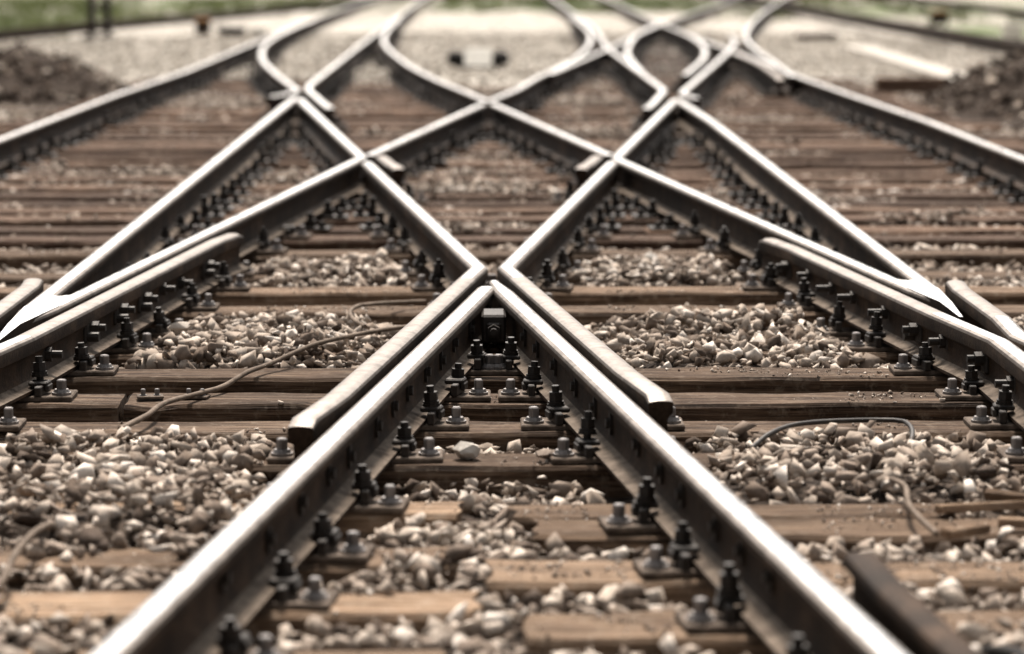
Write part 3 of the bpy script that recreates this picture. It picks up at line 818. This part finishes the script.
# fine grit over stones and timbers
gxr = rng.uniform(-2.6, 2.6, 60000); gyr = rng.uniform(-14.3, -3.5, 60000)
ok = (np.abs(gxr) < 0.172 * (gyr + 18.4) + 0.3) & (vnoise(gxr, gyr, 3.0) + 0.7 * vnoise(gxr, gyr, 9.0) > np.where(gyr < -10.2, -0.1, 0.75))
gxr, gyr = gxr[ok], gyr[ok]; gd = rail_dist(gxr, gyr); gz = level(gxr, gyr, gd)
for (a0, a1, yf, yb, zt) in SLEEPERS:
    ins = (gxr > a0) & (gxr < a1) & (gyr > yf + 0.01) & (gyr < yb - 0.01); gz[ins] = np.maximum(gz[ins], zt + 0.002)
ok = gd > 0.19
gp = np.stack([gxr, gyr, gz], -1)[ok]
tag(build_stones('grit', gp, 0.0035 + 0.008 * rng.random(len(gp)) ** 2, ST3, M['stone']), 'fine grit strewn over timbers and stones in the foreground', 'grit', kind='stuff')
print('stones', len(p1), len(p2), len(gp))

# ------------------------------------------------------------------ cables and sticks
def cable(name, label, pts, r, cat, mat='cable'):
    org = pts[0]
    P = catmull([(a - org[0], b - org[1], c) for a, b, c in pts], 0.03)
    o = link(name, tube_mesh(name, P, r), M[mat], loc=(org[0], org[1], 0)); return tag(o, label, cat)
cable('cable', 'long dusty cable trailing over gravel and sleepers left of the nose',
      [(-1.10, -9.42, 0.03), (-1.047, -9.185, 0.035), (-1.022, -8.898, 0.03), (-0.93, -8.60, 0.02), (-0.877, -8.48, 0.022), (-0.82, -8.2, 0.03), (-0.759, -7.99, 0.03), (-0.63, -7.74, 0.06), (-0.508, -7.52, 0.065), (-0.40, -7.22, 0.05), (-0.30, -6.95, 0.03)], 0.0085, 'cable')
cable('cable', 'short looped cable end behind the left wing rail',
      [(-0.47, -7.12, 0.05), (-0.51, -7.0, 0.055), (-0.54, -6.78, 0.06), (-0.53, -6.55, 0.055), (-0.49, -6.42, 0.05), (-0.38, -6.22, 0.035), (-0.27, -6.05, 0.02)], 0.0085, 'cable')
cable('cable', 'dark bowed cable lying over gravel at the right',
      [(0.72, -9.78, 0.03), (0.78, -9.66, 0.05), (0.86, -9.52, 0.054), (0.96, -9.43, 0.05), (1.05, -9.38, 0.046), (1.14, -9.36, 0.044), (1.20, -9.40, 0.046), (1.205, -9.55, 0.04), (1.17, -9.74, 0.02)], 0.0072, 'cable', 'iron')
cable('cable', 'pale cable piece among stones at the lower left edge',
      [(-1.16, -11.95, 0.02), (-1.10, -11.72, 0.04), (-1.107, -11.46, 0.05), (-1.105, -11.32, 0.055), (-1.102, -11.13, 0.05), (-1.09, -10.9, 0.03)], 0.009, 'cable')
cable('stick', 'small bent stick lying across gravel at the lower right',
      [(1.03, -10.42, 0.05), (1.048, -10.55, 0.055), (1.03, -10.75, 0.045), (1.034, -10.89, 0.04), (1.05, -11.1, 0.035)], 0.008, 'stick')
cable('cable', 'thick black cable curving at the bottom right corner',
      [(0.98, -12.2, 0.0), (1.02, -12.35, 0.03), (1.06, -12.6, 0.045), (1.08, -12.9, 0.03), (1.12, -13.3, 0.01)], 0.017, 'cable', 'black')
for i, (x, y_, L_, w_, rz_) in enumerate([(1.24, -10.62, 0.26, 0.05, 0.35), (1.42, -10.86, 0.36, 0.045, -0.16), (1.14, -10.98, 0.16, 0.035, 0.7), (1.36, -10.50, 0.2, 0.03, -0.5)]):
    bm = bmesh.new(); add_box(bm, (0, 0, 0.0), (L_, w_, 0.022), 0.004)
    for v_ in bm.verts:
        v_.co.y *= 1.0 - 0.7 * max(0, v_.co.x / L_ + 0.1); v_.co.z += 0.01 * math.sin(v_.co.x * 11 + i)
    o = link('wood_splinter', bm_mesh('wood_splinter', bm), M['wood_tan'], loc=(x, y_, 0.014), rz=rz_); o.rotation_euler = (0.15 * (i - 1), 0.05 * (2 - i), rz_)
    tag(o, ['broken strip of pale wood beside the small bent stick', 'longest broken wood strip at the right edge of the gravel', 'shortest tilted wood splinter below the bent stick', 'thin broken wood strip farthest back at the lower right edge'][i], 'wood splinter', 'broken wood strips')
# small screwed plates on the timber at the left
for i, (x, y_) in enumerate([(-1.10, -8.60), (-0.955, -8.60)]):
    bm = bmesh.new(); add_box(bm, (0, 0, 0.007), (0.085, 0.06, 0.008), 0.002)
    o = link('steel_plate', bm_mesh('steel_plate', bm), M['plate'], loc=(x, y_, 0), rz=0.15 - i * 0.3)
    tag(o, ['left', 'right'][i] + ' small rusty plate screwed to the cut sleeper near the long cable', 'plate', 'small screwed plates')
    for q in (-0.022, 0.022):
        link('sleeper_screw', SW, None, o, (q, 0, -0.008)).scale = (0.5, 0.5, 0.6)

# ------------------------------------------------------------------ far background
# white point indicator with two black hoods
t = link('point_indicator', None, None, loc=(-0.10, 18.4, 0.02)); tag(t, 'white box with black rounded hoods standing on gravel between the tracks', 'signal')
bm = bmesh.new(); add_box(bm, (0, 0.10, 0.11), (0.33, 0.50, 0.20), 0.01)
for v_ in bm.verts:
    if v_.co.z > 0.15 and v_.co.y < 0: v_.co.y += 0.20
link('box', bm_mesh('box', bm), M['white'], t)
for s in (-1, 1):
    bm = bmesh.new(); bmesh.ops.create_uvsphere(bm, u_segments=14, v_segments=8, radius=0.105, matrix=Matrix.Translation((0.27 * s, 0, 0.10)) @ Matrix.Diagonal((1, 1, 0.9, 1)))
    add_cyl(bm, (0.17 * s, 0, 0.09), (0.26 * s, 0, 0.09), 0.085, 12)
    link('hood', bm_mesh('hood', bm, 40), M['black'], t)
bm = bmesh.new(); add_box(bm, (0, 0, 0.004), (0.5, 0.3, 0.03), 0.004)
link('base', bm_mesh('base', bm), M['iron'], t)

# steel mast
t = link('catenary_mast', None, None, loc=(-6.50, 34.0, -0.12)); tag(t, 'dark twin post steel mast standing behind the siding rail', 'mast')
for s in (-1, 1):
    bm = bmesh.new(); add_box(bm, (0.135 * s, 0, 3.0), (0.115, 0.16, 6.0), 0.006)
    link('post', bm_mesh('post', bm), M['iron'], t)
for k in range(12):
    bm = bmesh.new(); a = 0.35 + k * 0.47
    if k: add_cyl(bm, (-0.1, 0.06, a), (0.1, 0.06, a + 0.4), 0.014, 6) if k % 2 else add_cyl(bm, (0.1, 0.06, a), (-0.1, 0.06, a + 0.4), 0.014, 6)
    else: add_box(bm, (0, 0.05, 0.55), (0.2, 0.012, 0.06))
    link('lacing_bar', bm_mesh('lacing_bar', bm), M['iron'], t)
bm = bmesh.new(); add_box(bm, (0, 0, 0.0), (0.55, 0.45, 0.16), 0.01)
link('foundation', bm_mesh('foundation', bm), M['dirt'], t)

# concrete cable trough with lids
t = link('cable_trough', None, None, loc=(5.18, 20, 0)); tag(t, 'pale concrete cable trough running along the right ballast edge', 'trough')
n_l = 13
for k in range(n_l):
    f0 = k / n_l; ya = 14.3 + 11.6 * f0
    bm = bmesh.new(); add_box(bm, (0, 0, 0.02), (0.36, 11.6 / n_l - 0.012, 0.06), 0.008)
    link('lid', bm_mesh('lid', bm), M['concrete'], t, (5.09 + 0.18 * f0 + random.uniform(-0.01, 0.01) - 5.18, ya + 0.44 - 20, 0.002 * (k % 3)), random.uniform(-0.015, 0.0))
bm = bmesh.new(); add_box(bm, (0, 0.1, -0.07), (0.30, 11.7, 0.115))
link('channel', bm_mesh('channel', bm), M['concrete'], t, (0, 0, 0), 0.0)

# old timber blocks lying beside the right track
def block(label, x, y_, w, dpt, h, rz, mat='wood_far'):
    bm = bmesh.new(); add_box(bm, (0, 0, h / 2 - 0.03), (w, dpt, h), 0.012)
    o = link('timber_block', bm_mesh('timber_block', bm), M[mat], loc=(x, y_, 0), rz=rz); return tag(o, label, 'timber block')
block('dark timber block lying beside the outer right rail', 4.22, 12.55, 0.68, 0.26, 0.17, 0.0)
block('distant dark timber lying on gravel at the upper right', 5.24, 31.0, 0.62, 0.25, 0.1, 0.05)
# trackside boxes at the upper left
def crate(label, x, y_, w, dpt, h, mat, lidmat):
    t = link('equipment_box', None, None, loc=(x, y_, -0.06)); tag(t, label, 'box')
    bm = bmesh.new(); add_box(bm, (0, 0, h / 2), (w, dpt, h), 0.015); link('body', bm_mesh('body', bm), M[mat], t)
    bm = bmesh.new(); add_box(bm, (0, 0, h + 0.02), (w * 1.06, dpt * 1.06, 0.036), 0.008); link('lid', bm_mesh('lid', bm), M[lidmat], t)
    for s in (-1, 1):
        bm = bmesh.new(); add_box(bm, (s * w * 0.36, 0, -0.02), (0.06, dpt * 0.9, 0.05)); link('foot', bm_mesh('foot', bm), M['iron'], t)
crate('faded orange brown box on gravel left of the far track', -4.85, 35.0, 0.24, 0.3, 0.24, 'dirt', 'orange')
crate('dark point motor box beside the far left rail', -4.15, 32.4, 0.42, 0.4, 0.16, 'dirt', 'iron')
crate('small white box beside the far left rail', -3.72, 32.6, 0.26, 0.28, 0.14, 'white', 'white')
crate('white box at the upper right corner behind the dark rail', 8.72, 33.0, 0.3, 0.3, 0.2, 'white', 'white')
crate('brownish box at the upper right corner by the far rail', 8.9, 42.5, 0.3, 0.3, 0.22, 'dirt', 'orange')

# spoil heaps
def heap(label, cx, cy, rx_, ry_, h, sd):
    n_ = 30; vs = []; fs = []
    for i in range(n_ + 1):
        for j in range(n_ + 1):
            u = -1.15 + 2.3 * i / n_; v = -1.15 + 2.3 * j / n_
            rr = math.hypot(u, v); z = h * max(0, 1 - rr) ** 0.85 * (1 + 0.35 * mn.noise(Vector((u * 2.2 + sd, v * 2.2, 1))))
            vs.append((u * rx_, v * ry_, z + (0.10 * mn.noise(Vector((u * 4, v * 5, sd))) + 0.06 * mn.noise(Vector((u * 9, v * 12, sd)))) * min(1, 2.5 * max(0, 1.05 - rr)) - 0.03))
    for i in range(n_):
        for j in range(n_): a = i * (n_ + 1) + j; fs.append((a, a + n_ + 1, a + n_ + 2, a + 1))
    me = bpy.data.meshes.new('spoil_heap'); me.from_pydata(vs, [], fs)
    o = link('spoil_heap', me, M['dirt'], loc=(cx, cy, 0)); tag(o, label, 'heap', kind='stuff')
    A = np.array(vs); k = rng.integers(0, len(A), 2600)
    pn = vnoise(A[k][:, 0], A[k][:, 1], 3.0); k = k[pn > -0.5]; P = A[k] + rng.uniform(-0.05, 0.05, (len(k), 3)) * np.array([1, 1, 0.25]); P[:, 2] += 0.012
    ok = np.hypot(P[:, 0] / rx_, P[:, 1] / ry_) < 1.05; P = P[ok]
    s = build_stones('spoil_stones', P, 0.016 + 0.06 * rng.random(len(P)) ** 2.2, ST2, M['stone_dark'])
    s.parent = o; s['kind'] = 'stuff'
heap('dark brown heap of spoil and stones beside the outer left rail', -4.62, 12.6, 1.05, 2.2, 0.50, 1.0)
heap('dark brown heap of spoil beside the outer right rail', 5.1, 10.0, 1.05, 2.5, 0.54, 5.0)

# grass far off
def grass(label, n_, fx, hmin, hmax):
    V, F = [], []; k = 0
    while k < n_:
        x, y_ = fx()
        for _ in range(5):
            a = random.uniform(0, math.tau); h = random.uniform(hmin, hmax); w = random.uniform(0.006, 0.014); ln = random.uniform(0.2, 0.7) * h
            bx, by = x + random.gauss(0, 0.05), y_ + random.gauss(0, 0.05)
            ca, sa = math.cos(a), math.sin(a); i0 = len(V)
            z0 = -0.21
            V += [(bx - sa * w, by + ca * w, z0), (bx + sa * w, by - ca * w, z0), (bx + ca * ln * 0.4 + sa * w * 0.7, by + sa * ln * 0.4 - ca * w * 0.7, z0 + h * 0.6 + 0.02),
                  (bx + ca * ln * 0.4 - sa * w * 0.7, by + sa * ln * 0.4 + ca * w * 0.7, z0 + h * 0.6 + 0.02), (bx + ca * ln, by + sa * ln, z0 + h)]
            F += [(i0, i0 + 1, i0 + 2, i0 + 3), (i0 + 3, i0 + 2, i0 + 4)]; k += 1
    me = bpy.data.meshes.new('grass'); me.from_pydata(V, [], F)
    tag(link('grass', me, M['grass']), label, 'grass', kind='stuff')
def left_patch():
    while True:
        y_ = random.uniform(31, 75); x = random.uniform(-17, -3)
        line_x = -7.38 + (y_ - 28.9) * 0.147
        if x < line_x - 0.8 and mn.noise(Vector((x * 0.5, y_ * 0.18, 2.0))) > -0.05: return x, y_
grass('green grass behind the siding rail at the upper left', 10000, left_patch, 0.16, 0.42)
def far_patch():
    while True:
        y_ = random.uniform(46, 85); x = random.uniform(-1.2, 12)
        if mn.noise(Vector((x * 0.7, y_ * 0.2, 6.0))) > 0.02: return x, y_
grass('sparse pale green grass between the tracks in the far distance', 9000, far_patch, 0.14, 0.28)
